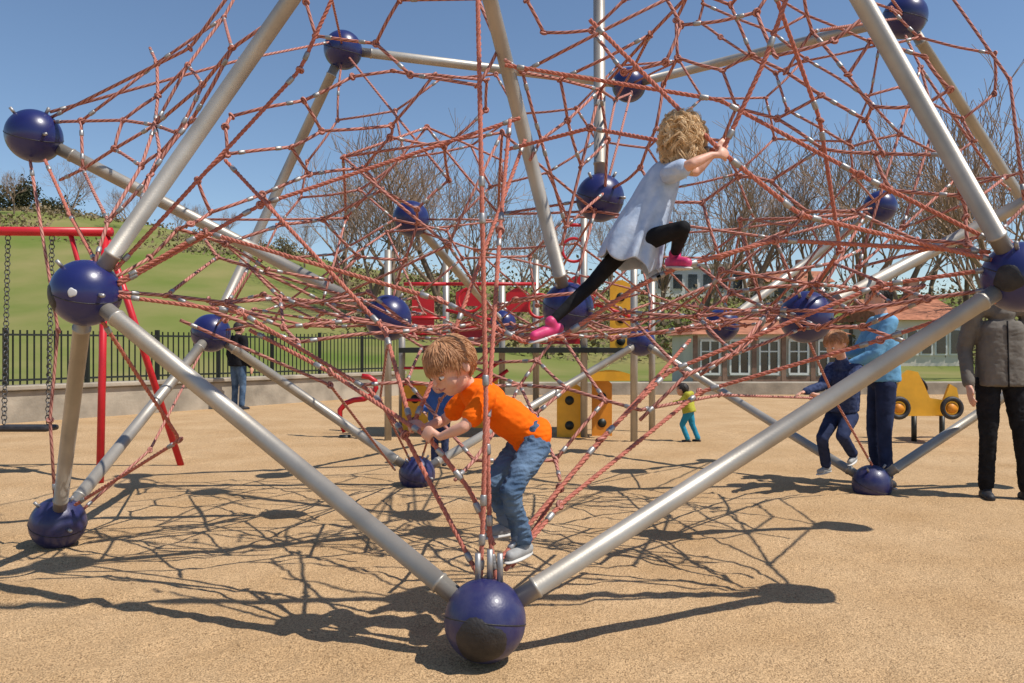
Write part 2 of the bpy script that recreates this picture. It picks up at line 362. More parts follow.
# ---------------------------------------------------------------- buildings
def pavilion():
    d = 21; x0, x1 = G(695,d).x, G(842,d).x; cx = (x0+x1)/2; w = x1-x0; ht = 1.4
    t = thing('pavilion', 'low cream building with tall white-framed windows and brown roof behind the low wall', 'building', (cx,d,0))
    MB().box((cx,d+1.5,ht/2), (w,3,ht)).build('wall', M['cream'], t, False)
    MB().box((cx,d-.02,.15), (w+.02,.05,.3)).build('plinth', M['brick'], t, False)
    r = MB()
    r.V += [Vector((x0-.15,d-.25,ht)),Vector((x1+.15,d-.25,ht)),Vector((x1-.6,d+1.5,ht+.5)),Vector((x0+.6,d+1.5,ht+.5)),Vector((x1+.15,d+3.2,ht)),Vector((x0-.15,d+3.2,ht))]
    r.face((0,1,2,3)); r.face((3,2,4,5)); r.face((0,3,5)); r.face((1,4,2)); r.face((0,5,4,1)); r.build('roof', M['roof'], t, False)
    n = 5
    for i in range(n):
        x = x0+(i+.5)*w/n; wf = w/n*.66
        fr = MB(); fr.box((x,d-.04,.36), (wf,.06,.06)); fr.box((x,d-.04,1.24), (wf,.06,.06))
        for q in (-1,0,1): fr.box((x+q*wf/2*.96,d-.04,.80), (.045,.06,.82))
        fr.box((x,d-.042,.95),(wf*.93,.05,.035)); f = fr.build('window', M['white'], t, False)
        MB().box((x,d-.012,.80), (wf*.92,.02,.82)).build('pane', M['glass'], f, False)
    for i in range(n+1):
        x = x0+i*w/n; MB().box((x,d-.03,.72),(.12,.05,1.3)).build('pier', M['brick'], t, False)
pavilion()
def house(px0, px1, d, eave, ridge, lab, wallm, roofm, name='house', z0=0, nwin=4, flat=False):
    x0, x1 = G(px0,d).x, G(px1,d).x; ze = HC+(YH-eave)*d/F; zr = HC+(YH-ridge)*d/F; cx = (x0+x1)/2; w = x1-x0; dep = 5
    z0 = min(hillz(cx,d), hillz(x0,d), hillz(x1,d))-.2 if z0 is None else z0
    t = thing(name, lab, 'building', (cx,d,z0))
    MB().box((cx,d+dep/2,(z0+ze)/2), (w,dep,ze-z0)).build('wall', wallm, t, False)
    r = MB()
    if flat: r.box((cx,d+dep/2,ze+.15),(w+.5,dep+.5,.3))
    else:
        e = .3; r.V += [Vector(v) for v in ((x0-e,d-e,ze),(x1+e,d-e,ze),(x1+e,d+dep/2,zr),(x0-e,d+dep/2,zr),(x1+e,d+dep+e,ze),(x0-e,d+dep+e,ze))]
        r.face((0,1,2,3)); r.face((3,2,4,5)); r.face((0,3,5)); r.face((1,4,2)); r.face((0,5,4,1))
    rf = r.build('roof', roofm, t, False)
    if not flat: MB().box((cx+w*.2,d+dep/2,zr+.3),(.5,.5,1.1)).build('chimney', M['brick'], rf, False)
    for i in range(nwin):
        x = x0+(i+.5)*w/nwin; hz = min(1.1,(ze-z0)*.45); zc = ze-hz*.95
        f = MB().box((x,d-.03,zc),(min(.9,w/nwin*.6)+.16,.06,hz+.16)).build('window', M['white'], t, False)
        MB().box((x,d-.07,zc),(min(.9,w/nwin*.6),.04,hz)).build('pane', M['glass'], f, False)
house(890,962,34,320,296,'long house with terracotta tiled roof behind the man in the grey jacket',M['cream'],M['roof'],z0=0,nwin=5)
house(655,745,62,268,262,'flat-roofed white block on the slope above the pavilion',M['white'],M['concrete'],name='apartment_block',z0=None,nwin=6,flat=True)
house(770,830,58,282,268,'small pale house with red roof up between the bare trees',M['cream'],M['roof'],z0=None,nwin=3)
# ---------------------------------------------------------------- swing
t = thing('swing', 'red A-frame swing with chains and dark seat at the left edge', 'swing', G(105,7))
top = W(105,232,7.0); topl = W(-160,230,7.0)
MB().tube([topl, top+Vector((.06,0,0))], .04, 14).build('crossbar', M['red'], t)
MB().tube([top, G(100,6.5)], .030, 12).build('leg', M['red'], t)
MB().tube([top, G(181,7.45)], .030, 12).build('leg', M['red'], t)
MB().tube([W(70,232,7),W(78,262,7.0),W(100,262,7.0)], .022, 10).build('brace', M['red'], t); MB().tube([W(104,290,6.92),W(128,292,7.1)], .02, 8).build('brace', M['red'], t)
for x in (8,52):
    c = MB(); a = W(x,236,7.0); b_ = W(x-4,424,7.0); n = 44
    for i in range(n):
        p = a.lerp(b_, (i+.5)/n); c.torus(p, (1,0,0) if i%2 else (0,1,0), .024, .005, 8, 4)
    c.build('chain', M['chain'], t)
MB().box(W(26,428,7.0),(.48,.2,.05)).build('seat', M['black'], t, False, .02)
# ---------------------------------------------------------------- play tower
tw = thing('play_tower', 'red and yellow climbing tower on steel posts behind the rope net', 'play tower', G(520,9.6))
def post(px, y0, y1, d, r=.042): MB().tube([W(px,y0,d), W(px,y1,d)], r, 12).build('post', M['pole'], tw)
for a in ((388,250,440,9.4),(402,300,432,10.2),(446,260,430,10.3),(584,205,437,9.6),(634,228,444,9.3),(652,270,432,10.3),(536,260,430,10.3),(502,280,428,10.4)): post(*a)
def panel(pts, d, m_, name='panel', th=.04, par=None):
    mb = MB(); n = len(pts)
    for off in (0, th):
        for (x,y) in pts: v = W(x,y,d); v.y += off; mb.V.append(v)
    mb.face(list(range(n))); mb.face(list(range(n,2*n))[::-1])
    for i in range(n): j = (i+1)%n; mb.face((i,i+n,j+n,j))
    return mb.build(name, m_, par or tw, False)
def arch(x0,x1,y0,y1,h=10):
    return [(x0,y1)]+[(x0+(x1-x0)*i/10, y0-h*math.sin(math.pi*i/10)) for i in range(11)]+[(x1,y1)]
def holed(x0, x1, y0, y1, d, m_, h=6):
    p_ = panel(arch(x0,x1,y0,y1,h), d, m_)
    k = max(1,int((y1-y0)/20))
    for i in range(k):
        c = W((x0+x1)/2, y0+(i+.5)*(y1-y0)/k, d-.003); MB().tube([c, c-Vector((0,.004,0))],[.055,.055],18).build('opening', M['darkmetal'], p_)
holed(557,582,388,438, 9.7, M['yellow']); panel(arch(590,630,374,381,4), 9.55, M['yellow'])
holed(402,428,388,432, 10.1, M['yellow']); holed(592,612,384,436, 9.9, M['orangep'])
holed(610,632,286,352, 9.9, M['yellow']); panel(arch(412,434,300,328,6), 9.8, M['red']); panel(arch(456,484,292,306,5), 9.9, M['red'])
panel(arch(506,530,294,312,6), 9.9, M['red']); panel(arch(540,580,330,344,4), 9.9, M['red']); holed(568,596,280,308, 9.8, M['red'])
panel(arch(456,484,326,344,5), 9.95, M['red']); holed(474,498,380,428, 10.2, M['yellow'])
mb = MB(); mb.box(W(520,350,10.1),(2.9,1.2,.06)); mb.build('platform', M['darkmetal'], tw, False)
for y in (318,334,368,384,400):
    MB().tube([W(404,y,9.8), W(446,y,9.8)], .018, 8).build('rung', M['red'], tw)
for x0,x1,y0,y1,d in ((446,536,310,330,9.9),(584,634,300,318,9.45),(404,446,284,284,9.8),(446,536,284,284,9.9),(446,502,400,360,9.7),(452,508,410,370,9.7),(565,584,225,225,9.6)):
    MB().tube([W(x0,y0,d),W(x1,y1,d)], .022, 8).build('rail', M['red'], tw)
for k,(cx,cy) in enumerate(((574,250),(470,300),(540,306))):
    MB().torus(W(cx,cy,9.6),(0,1,0),.14,.018).build('hoop', M['red'], tw)
t = thing('curved_pipe', 'small S-shaped red pipe sticking up from the sand left of the tower', 'play pipe', G(345,9.6))
pp = [(345,432),(340,420),(340,410),(346,403),(354,400),(364,399),(372,395),(376,388),(375,381),(369,377),(362,376)]
MB().tube([W(x,y,9.6) for x,y in pp], .032, 10).build('pipe', M['red'], t)
MB().tube([G(345,9.6,-.02), G(345,9.6,.04)], .07, 12).build('base', M['darkmetal'], t)
t = thing('rocker_toy', 'orange and yellow vehicle-shaped rocker toy with dark wheels on the right', 'play vehicle', G(925,9.3))
s1 = [(894,416),(894,398),(901,376),(908,370),(918,372),(924,384),(930,398),(944,400),(950,384),(957,388),(960,404),(956,416)]
panel(s1, 9.1, M['yellow'], 'side_panel', par=t); panel(s1, 9.55, M['orangep'], 'side_panel', par=t)
MB().box(W(934,404,9.35), (.22,.40,.04)).build('seat', M['red'], t, False, .01)
for x in (899,952):
    for dd in (9.03,9.64):
        c = W(x,408,dd); w_ = MB().torus(c,(0,1,0),.105,.028).build('wheel', M['black'], t); MB().tube([c-Vector((0,.016,0)),c+Vector((0,.016,0))],[.06,.06],16).build('hub', M['orangep'], w_)
for x in (914,942): MB().tube([W(x,416,9.3), G(x,9.3,-.02)], .03, 10).build('leg', M['darkmetal'], t)
MB().torus(W(922,384,9.3),(1,0,.5),.08,.014).build('steering_wheel', M['black'], t)
# ================================================================ CLIMBING NET
net = thing('climbing_net', 'large rope climbing frame of coral red ropes, silver poles and dark blue balls', 'climbing frame', G(485,2.84))
BR = .145
N = dict(A=(485,620,2.83),B=(86,293,3.5),C=(1020,277,3.3),D=(34,136,4.46),E=(343,50,6.1),F=(905,17,5.5),G=(58,523,4.46),H=(417,474,6.4),I=(872,484,6.1),
 J=(388,318,5.0),K=(211,333,6.1),L=(411,219,6.4),M=(600,198,4.83),N=(568,308,4.5),O=(806,317,4.46),P=(722,325,6.8),Q=(629,85,6.8),R=(880,207,7.2),S=(503,323,9.0),T=(641,342,8.2),
 V=(1105,330,6.1),U=(1100,163,4.46),Y=(437,-210,3.35),Z=(404,-800,2.4),X=(598,-260,5.0))
NP = {k: W(*v) for k, v in N.items()}
kb = {}
for k, p in NP.items():
    b_ = MB().sph(p, BR, 40, 24).build('ball', M['blue_scuffed'] if k in 'AGHI' else M['blue'], net); kb[k] = b_
    MB().torus(p, Vector((.25,-.3,1)) if k != 'A' else Vector((.1,.25,1)), BR+.0003, .0022, 48, 6).build('seam', M['black'], b_)
kb['A']['label'] = 'scuffed dark blue ball resting on the sand at the front'
def ballpatch(p, d, ang, m_, name, parent, off=.0025):
    d = Vector(d).normalized(); u = d.orthogonal().normalized(); v = d.cross(u); mb = MB(); mb.V.append(p+d*(BR+off)); rings = 6; sg = 28
    for i in range(1, rings+1):
        a = ang*i/rings
        for j in range(sg):
            t_ = 2*math.pi*j/sg; w_ = 1+.08*math.sin(t_*3+1)+.05*math.sin(t_*5); aa = a*w_
            mb.V.append(p+(d*math.cos(aa)+(u*math.cos(t_)+v*math.sin(t_))*math.sin(aa))*(BR+(off if i < rings else -.002)))
    for j in range(sg): mb.face((0,1+j,1+(j+1)%sg))
    for i in range(rings-1):
        for j in range(sg): a = 1+i*sg; mb.face((a+j,a+sg+j,a+sg+(j+1)%sg,a+(j+1)%sg))
    mb.build(name, m_, parent)
ballpatch(NP['A'], (-.10,-.95,-.30), R(40), M['black'], 'worn_patch', kb['A'])
ballpatch(NP['B'], (.12,-1,-.05), R(8), M['sticker'], 'sticker', kb['B']); ballpatch(NP['J'], (.2,-1,.25), R(8), M['sticker'], 'sticker', kb['J'])
ballpatch(NP['B'], (-.75,-.55,-.2), R(26), M['black'], 'worn_patch', kb['B']); ballpatch(NP['C'], (-.7,-.6,-.1), R(24), M['black'], 'worn_patch', kb['C'])
def pole(a, b, r=.036):
    pa, pb = NP[a], NP[b]; d = (pb-pa).normalized(); p = pa+d*(BR-.01); q = pb-d*(BR-.01); e = .07
    MB().tube([p,p+d*e,p+d*(e+.001),p+d*(e+.012),p+d*(e+.013),q-d*(e+.013),q-d*(e+.012),q-d*(e+.001),q-d*e,q],[r*.97,r*.97,r*1.1,r*1.1,r,r,r*1.1,r*1.1,r*.97,r*.97], 24).build('pole', M['pole'], net)
for a, b in ('AB','AC','BY','BG','DJ','NY','CZ','EQ','QF','MX','FV','OU','RP','GK','KH','HT','TI','IV','EK','LS'): pole(a, b)
ropes = []; knots = []
def rope(pl, r=.0085, st=False, raw=False, fer=2):
    pts = [p if raw else W(*p) for p in pl]; ropes.append((pts, r, st, fer))
kid = [(W(490,445,3.05),.30),(W(455,375,3.0),.17),(W(640,225,3.15),.24),(W(675,150,3.12),.16),(W(585,290,3.2),.12)]
def clear(a, b):
    for c, rr in kid:
        d = b-a; t_ = max(0,min(1,(c-a).dot(d)/max(d.length_squared,1e-9)))
        if (a+d*t_-c).length < rr: return False
    return True
def bend(a, b, s=.004):
    o = Vector((random.gauss(0,s),random.gauss(0,s),random.gauss(0,s)-s*.5)); return [a, a.lerp(b,.5)+o, b]
def web(corners, c, fr, drop=.0, r=.0085, jit=.025):
    C = [W(*q) for q in corners]; c = W(*c); n = len(C); rings = []
    for f in fr:
        rings.append([c.lerp(p, f+random.uniform(-.03,.03))+Vector((random.gauss(0,jit),random.gauss(0,jit),random.gauss(0,jit))) for p in C])
    knots.append(c)
    for j in range(n):
        chain = [c]+[rg[j] for rg in rings]+[C[j]]
        if all(clear(a,b) for a,b in zip(chain, chain[1:])):
            ropes.append((chain, r, False, 2)); knots.extend(chain[1:-1])
    for rg in rings:
        for j in range(n):
            a, b = rg[j], rg[(j+1)%n]
            if random.random() > drop and clear(a,b) and (a-b).length < 2.1: ropes.append((bend(a,b), r, False, 2))
def prune(nodes, edges, fixed=()):
    """drop ropes that would hang loose: every end must meet another rope"""
    edges = list(edges)
    while True:
        dg = {}
        for x, y in edges: dg[x] = dg.get(x,0)+1; dg[y] = dg.get(y,0)+1
        e2 = [(x,y) for x,y in edges if (dg[x] > 1 or x in fixed) and (dg[y] > 1 or y in fixed)]
        if len(e2) == len(edges): return edges, dg
        edges = e2
def hexnet(c00, c10, c11, c01, nu, nv, sag=0, jit=.03, r=.0085, anchors=()):
    """honeycomb rope net over the curved four-cornered patch; short straight ropes meet at knots"""
    a, b, c, d = W(*c00), W(*c10), W(*c11), W(*c01); P = {}
    for i in range(2*nu+1):
        for j in range(nv+1):
            u = i/(2*nu); v = j/nv + (.17 if (i+j) % 2 else -.17)/nv; v = max(0,min(1,v))
            p = a*(1-u)*(1-v)+b*u*(1-v)+c*u*v+d*(1-u)*v
            P[i,j] = p+Vector((0,0,-sag*math.sin(math.pi*u)*math.sin(math.pi*v)))+Vector((random.gauss(0,jit),random.gauss(0,jit),random.gauss(0,jit)))
    E = []; fixed = set()
    for (i,j) in P:
        if (i+1,j) in P and clear(P[i,j],P[i+1,j]): E.append(((i,j),(i+1,j)))
        if (i,j+1) in P and (i+j) % 2 and clear(P[i,j],P[i,j+1]): E.append(((i,j),(i,j+1)))
    for k in anchors:
        near = sorted(P, key=lambda q: (P[q]-NP[k]).length)[:2]
        for q in near:
            dd = P[q]-NP[k]; s_ = NP[k]+dd.normalized()*BR
            if dd.length < 2.4 and clear(s_, P[q]): P['ball',k] = s_; fixed.add(('ball',k)); E.append((q,('ball',k))) if ('ball',k,q) not in P else None; break
    E, dg = prune(P, E, fixed)
    for x, y in E: ropes.append((bend(P[x],P[y]), r, False, 1))
    knots.extend(P[q] for q in dg if q not in fixed and dg[q] > 1)
web([(50,122,4.46),(150,48,4.6),(250,-30,4.6),(280,15,3.6),(205,118,3.55),(140,205,3.5),(95,262,3.5),(60,180,4.4)], (155,125,4.1), (.36,.70))
hexnet((150,262,3.8),(235,95,3.9),(505,40,4.5),(400,285,5.1), 4, 3, jit=.035, anchors='BEJ')
hexnet((235,300,5.7),(340,85,6.0),(890,50,5.6),(800,300,5.9), 3, 6, jit=.04, anchors='EQFKRO')
hexnet((640,235,4.5),(690,-50,4.2),(925,70,3.7),(985,240,3.7), 4, 4, jit=.035, anchors='MQFC')
hexnet((300,70,4.0),(310,-80,4.2),(490,-80,4.0),(500,90,3.8), 2, 2, jit=.03, anchors='E')
hexnet((530,70,4.0),(540,-80,4.0),(850,-80,3.9),(855,40,3.4), 2, 4, jit=.03, anchors='QF')
hexnet((700,60,5.2),(690,-60,5.2),(1020,40,5.0),(960,200,4.8), 3, 3, jit=.03, anchors='F')
hexnet((170,302,4.1),(270,312,6.0),(850,312,6.0),(940,285,4.1), 4, 7, sag=.22, jit=.05, anchors='KPJO')
web([(505,60,3.75),(530,160,4.0),(558,262,4.35),(600,214,4.8),(632,95,6.6),(740,-60,3.6)], (600,90,4.4), (.45,.8))
web([(1000,288,3.3),(915,345,3.6),(806,330,4.46),(700,375,4.0),(640,420,3.6),(575,318,4.5),(690,260,4.6),(860,250,4.4)], (770,310,4.0), (.35,.68))
web([(905,35,5.4),(1010,190,5.5),(1100,165,4.46),(1030,262,3.3),(830,300,4.5)], (955,180,4.9), (.4,.75))
web([(640,410,3.8),(568,325,4.5),(395,330,4.9),(360,385,3.9),(455,480,3.5),(560,480,3.5)], (520,385,4.3), (.4,.75))
web([(118,292,3.5),(200,232,4.6),(388,300,5.0),(480,345,3.9),(300,350,3.6)], (280,298,4.1), (.4,.75))
web([(400,225,6.4),(600,205,4.9),(722,320,6.8),(640,335,8.1),(503,318,8.9)], (560,270,6.6), (.5,))
pts = []; a0 = 1.0
for i in range(-8,9):
    for j in range(-2,10):
        for k in range(0,7):
            for o3 in ((0,0,0),(.5,.5,0),(.5,0,.5),(0,.5,.5)):
                p = Vector(((i+o3[0])*a0*.5+.2, 3.9+(j+o3[1])*a0*.5, .95+(k+o3[2])*a0*.5))
                q = p+Vector((random.gauss(0,.05),random.gauss(0,.05),random.gauss(0,.05)))
                px = 512+q.x*F/q.y
                ell = ((q.x-.15)/2.2)**2+((q.y-5.3)/1.2)**2+((q.z-1.85)/.75)**2
                if ell < 1 and 190 < px < 920: pts.append(q)
cl = []
for p in pts:
    if all((p-q).length > .70 for q in cl): cl.append(p)
pts = cl; deg = [0]*len(pts); pr = []
for i in range(len(pts)):
    for j in range(i+1, len(pts)):
        dd = (pts[i]-pts[j]).length
        if dd < 1.05: pr.append((dd*random.uniform(.9,1.1),i,j))
pr.sort(); E = []
for dd,i,j in pr:
    if deg[i] < 4 and deg[j] < 4 and clear(pts[i],pts[j]) and random.random() < .72:
        deg[i] += 1; deg[j] += 1; E.append((i,j))
E, dg_ = prune(pts, E)
for i, j in E: ropes.append((bend(pts[i],pts[j]), .0080, False, 1))
knots.extend(pts[i] for i in dg_)
live = [pts[i] for i in dg_]
for k in 'JLMNOPR':
    near = sorted(live, key=lambda p: (p-NP[k]).length)[:3]
    for p in near[:2]:
        d = (p-NP[k]); a = NP[k]+d.normalized()*BR
        if d.length < 2.2 and clear(a,p): ropes.append((bend(a,p), .0085, False, 2))
HR = [
 [(480,585,2.86),(483,520,2.86),(486,400,2.88),(482,200,2.95),(477,-40,3.1)],
 [(497,585,2.88),(490,540,2.9),(487,430,2.92),(500,230,3.4),(510,120,3.7)],
 [(478,575,2.9),(405,435,3.08),(372,392,3.4),(240,312,3.6),(118,296,3.5)],
 [(500,560,2.88),(600,440,3.25),(668,372,3.5),(880,285,3.5),(1000,268,3.3)],
 [(512,566,2.93),(560,488,3.2),(690,340,4.0)],
 [(428,437,2.97),(330,372,3.4),(250,330,3.6)],
 [(428,437,2.97),(470,490,2.95),(494,545,2.9)],
 [(412,427,3.08),(385,330,3.4),(225,160,3.8)],
 [(412,427,3.08),(455,330,3.3),(525,140,3.9)],
 [(524,342,3.12),(560,338,3.12),(640,285,3.1),(676,268,3.1),(775,240,3.2),(990,252,3.3)],
 [(524,342,3.12),(440,300,3.3),(205,232,3.6),(118,282,3.5)],
 [(590,20,3.3),(722,152,3.03),(800,215,3.1),(1000,262,3.3)],
 [(722,152,3.03),(765,60,3.0),(800,-40,3.0)],
 [(505,65,3.6),(720,100,3.5),(860,175,3.4),(1000,245,3.3)],
 [(505,150,3.9),(590,128,3.6),(722,152,3.05)],
 [(115,270,3.5),(300,70,3.7),(345,-30,3.7)],
 [(118,285,3.5),(260,205,3.7),(520,118,3.9)],
 [(100,318,3.5),(180,440,4.1),(75,505,4.4)],
 [(30,160,4.4),(58,330,4.4),(50,420,4.4),(55,500,4.4)],
 [(45,160,4.4),(70,215,4.2),(96,262,3.6)],
 [(50,112,4.46),(240,60,5.2),(330,42,6.0)],
 [(50,118,4.46),(190,48,4.2),(240,-20,4.0)],
 [(205,345,6.0),(150,450,5.0),(80,512,4.5)],
 [(1000,300,3.3),(880,340,3.5),(700,392,3.7),(560,505,3.1),(505,570,2.88)],
 [(770,-20,3.3),(820,120,3.5),(840,250,3.7),(806,300,4.4)],
 [(940,-20,4.5),(1010,80,4.4),(1024,200,4.2)],
 [(872,465,6.0),(835,400,5.6),(806,335,4.5)],
 [(422,458,6.3),(440,400,5.6),(500,340,5.0)],[(410,460,6.3),(380,400,5.6),(388,340,5.0)],
 [(180,320,4.0),(330,385,4.2),(395,470,6.2)],
 [(640,410,3.7),(720,395,4.6),(812,398,5.86),(862,385,6.1)],
]
for h in HR:
    near_ = min(p[2] for p in h) < 3.68
    rope(h, .0095 if near_ else .0085, st=near_); knots.extend(W(*q) for q in h[1:-1] if q[2] > 3.05)
def shatter(pts, step):
    out = [pts[0]]
    for a, b in zip(pts, pts[1:]):
        n = max(1,int((b-a).length/step))
        for i in range(1,n+1): out.append(a.lerp(b,i/n))
    return out
def smoothp(pts):
    if len(pts) < 3: return pts
    out = [pts[0]]
    for i in range(1,len(pts)-1):
        a,b,c = pts[i-1],pts[i],pts[i+1]; l = min((a-b).length,(c-b).length,.08)*.5
        p = b+(a-b).normalized()*l; q = b+(c-b).normalized()*l; out += [p, (p+q)/4+b/2, q]
    out.append(pts[-1]); return out
def add_rope(mb, pts, r, st):
    if st:
        P = shatter(smoothp(pts), .010); n = len(P); Nn = None; fr = []
        for i in range(n):
            t_ = (P[min(i+1,n-1)]-P[max(i-1,0)]).normalized()
            if Nn is None: Nn = t_.orthogonal().normalized()
            Nn = (Nn-t_*Nn.dot(t_)).normalized(); fr.append((Nn.copy(), t_.cross(Nn)))
        for k in range(3):
            q = []; Ls = 0
            for i in range(n):
                if i: Ls += (P[i]-P[i-1]).length
                a = Ls/.075*2*math.pi+k*2.094; u, v = fr[i]; q.append(P[i]+(u*math.cos(a)+v*math.sin(a))*r*.5)
            mb.tube(q, r*.56, 6)
    else: mb.tube(smoothp(pts), r, 8)
def slen(r_):
    pts = r_[0]; L_ = sum((b-a).length for a,b in zip(pts,pts[1:])); m_ = sum((p for p in pts), Vector())/len(pts); px = 512+m_.x*F/m_.y; py = YH-(m_.z-HC)*F/m_.y
    return L_*r_[1]/m_.y**2*(1 if -50 < px < 1070 and -60 < py < 700 else .01)
ropes.sort(key=slen, reverse=True)
for r_ in ropes[:100]:
    mb = MB(); add_rope(mb, r_[0], r_[1], r_[2]); mb.build('rope', M['ropes'] if r_[2] else M['rope'], net)
mb = MB()
for r_ in ropes[100:]: add_rope(mb, r_[0], r_[1], False)
o = mb.build('rope', M['rope'], net); o['kind'] = 'stuff'
fl = []
for pts_, r, st, fer in ropes:
    L_ = sum((b-a).length for a,b in zip(pts_,pts_[1:]))
    if L_ < .25: continue
    for a, b in ((pts_[0],pts_[1]),(pts_[-1],pts_[-2])):
        d = b-a
        if d.length < .10 or (fer == 1 and random.random() < .5): continue
        d.normalize(); fl.append((a+d*.055, a+d*.090, r*1.3))
    if st:
        for qi in range(1, len(pts_)-1):
            q = pts_[qi]; d = (pts_[qi+1]-q).normalized(); fl.append((q+d*.05, q+d*.09, r*1.3))
            if random.random() < .5: e = (pts_[qi-1]-q).normalized(); fl.append((q+e*.05, q+e*.09, r*1.3))
fl.sort(key=lambda f: f[2]/f[0].y, reverse=True)
def fer_(mb, f):
    a, b, r = f; mb.tube([a, a+(b-a)*.12, b-(b-a)*.12, b], [r*.8,r,r,r*.8], 10)
for f in fl[:100]: m_ = MB(); fer_(m_, f); m_.build('ferrule', M['ferrule'], net)
mb = MB()
for f in fl[100:]: fer_(mb, f)
o = mb.build('ferrule', M['ferrule'], net); o['kind'] = 'stuff'
knots = [k for k in knots if k.y > 2.95 and clear(k, k+Vector((0,0,.01)))]; knots.sort(key=lambda k: k.y)
def knot(mb, p):
    ax = Vector((random.uniform(-1,1),random.uniform(-1,1),random.uniform(-1,1))); mb.torus(p, ax, .013, .0085, 10, 6)
for p in knots[:100]: m_ = MB(); knot(m_, p); m_.build('knot', M['rope'], net)
mb = MB()
for p in knots[100:]: knot(mb, p)
if mb.V: o = mb.build('knot', M['rope'], net); o['kind'] = 'stuff'
for x, y in ((478,590),(490,586),(500,590)):
    p = W(x,y,2.84); m_ = MB().torus(p+Vector((0,0,-.005)), (random.uniform(-.5,.5),1,0), .020, .005, 16, 8).build('shackle', M['ferrule'], net); MB().tube([p+Vector((0,0,.02)),p+Vector((0,0,.13))],[.011,.011],12).build('sleeve', M['ferrule'], m_)
for k in 'BCDJNMOGHI':
    p = NP[k]
    for v in ((.5,-.1,.8),(-.4,-.5,.7),(.7,-.6,-.1)):
        d = Vector(v).normalized(); MB().tube([p+d*(BR-.005), p+d*(BR+.035)], .009, 8).build('shackle', M['ferrule'], net)
# ================================================================ PEOPLE
def hframe(f, tilt=Vector((0,0,1))):
    f = Vector(f).normalized(); u = (tilt-f*tilt.dot(f)).normalized(); r = f.cross(u); return f, u, r
def hand(mb, wr, J, key, s, fa):
    g = J.get('g'+key)
    if g:
        gp, rd = g; t_ = Vector(rd).normalized(); a = (wr-gp); a = (a-t_*a.dot(t_)).normalized(); b = t_.cross(a)
        if b.z < 0: b = -b
        rho = .0165*s**.5*1.0 if s < 1 else .02; rf = .0088*s; w_ = .0205*s
        mb.ell(gp+b*(rho+.006*s)+a*.030*s, (t_*.040*s, a*.044*s, b*.016*s))
        mb.cap(wr, .022*s, gp+b*rho+a*.05*s, .020*s)
        for i in range(4):
            off = t_*((i-1.5)*w_); fs = [1,1.06,1,.85][i]
            pp = [gp+off+(b*math.cos(R(th))-a*math.sin(R(th)))*(rho+(.004 if th==0 else 0)) for th in (-35,15,65,115,165,205*fs)]
            mb.chain(pp, [rf*1.1,rf*1.05,rf,rf*.95,rf*.9,rf*.85], 8)
        o2 = t_*(2.3*w_); pp = [gp+o2*.6+b*rho*.6+a*.045*s, gp+o2+a*.03*s-b*.004, gp+o2+a*rho*.9-b*rho*.7, gp+o2*.9-b*rho*1.1-a*rho*.3]
        mb.chain(pp, [rf*1.4,rf*1.3,rf*1.15,rf], 8)
    else:
        d = fa.normalized(); t_ = J['f']; t_ = (t_-d*t_.dot(d)).normalized(); nrm = d.cross(t_)
        pc = wr+d*.05*s; mb.ell(pc, (t_*.042*s, d*.052*s, nrm*.017*s)); mb.cap(wr,.026*s,pc,.018*s)
        for i in range(4):
            o_ = t_*((i-1.5)*.021*s); ln = [.07,.078,.073,.058][i]*s; q0 = wr+d*.085*s+o_; q1 = q0+d*ln*.5+nrm*.006*s*(1 if key=='L' else -1); q2 = q1+d*ln*.4+nrm*.018*s*(1 if key=='L' else -1)
            mb.chain([q0,q1,q2],[.0095*s,.009*s,.0075*s],8)
        mb.chain([wr+d*.03*s+t_*.03*s, wr+d*.06*s+t_*.052*s, wr+d*.09*s+t_*.055*s],[.012*s,.011*s,.009*s],8)
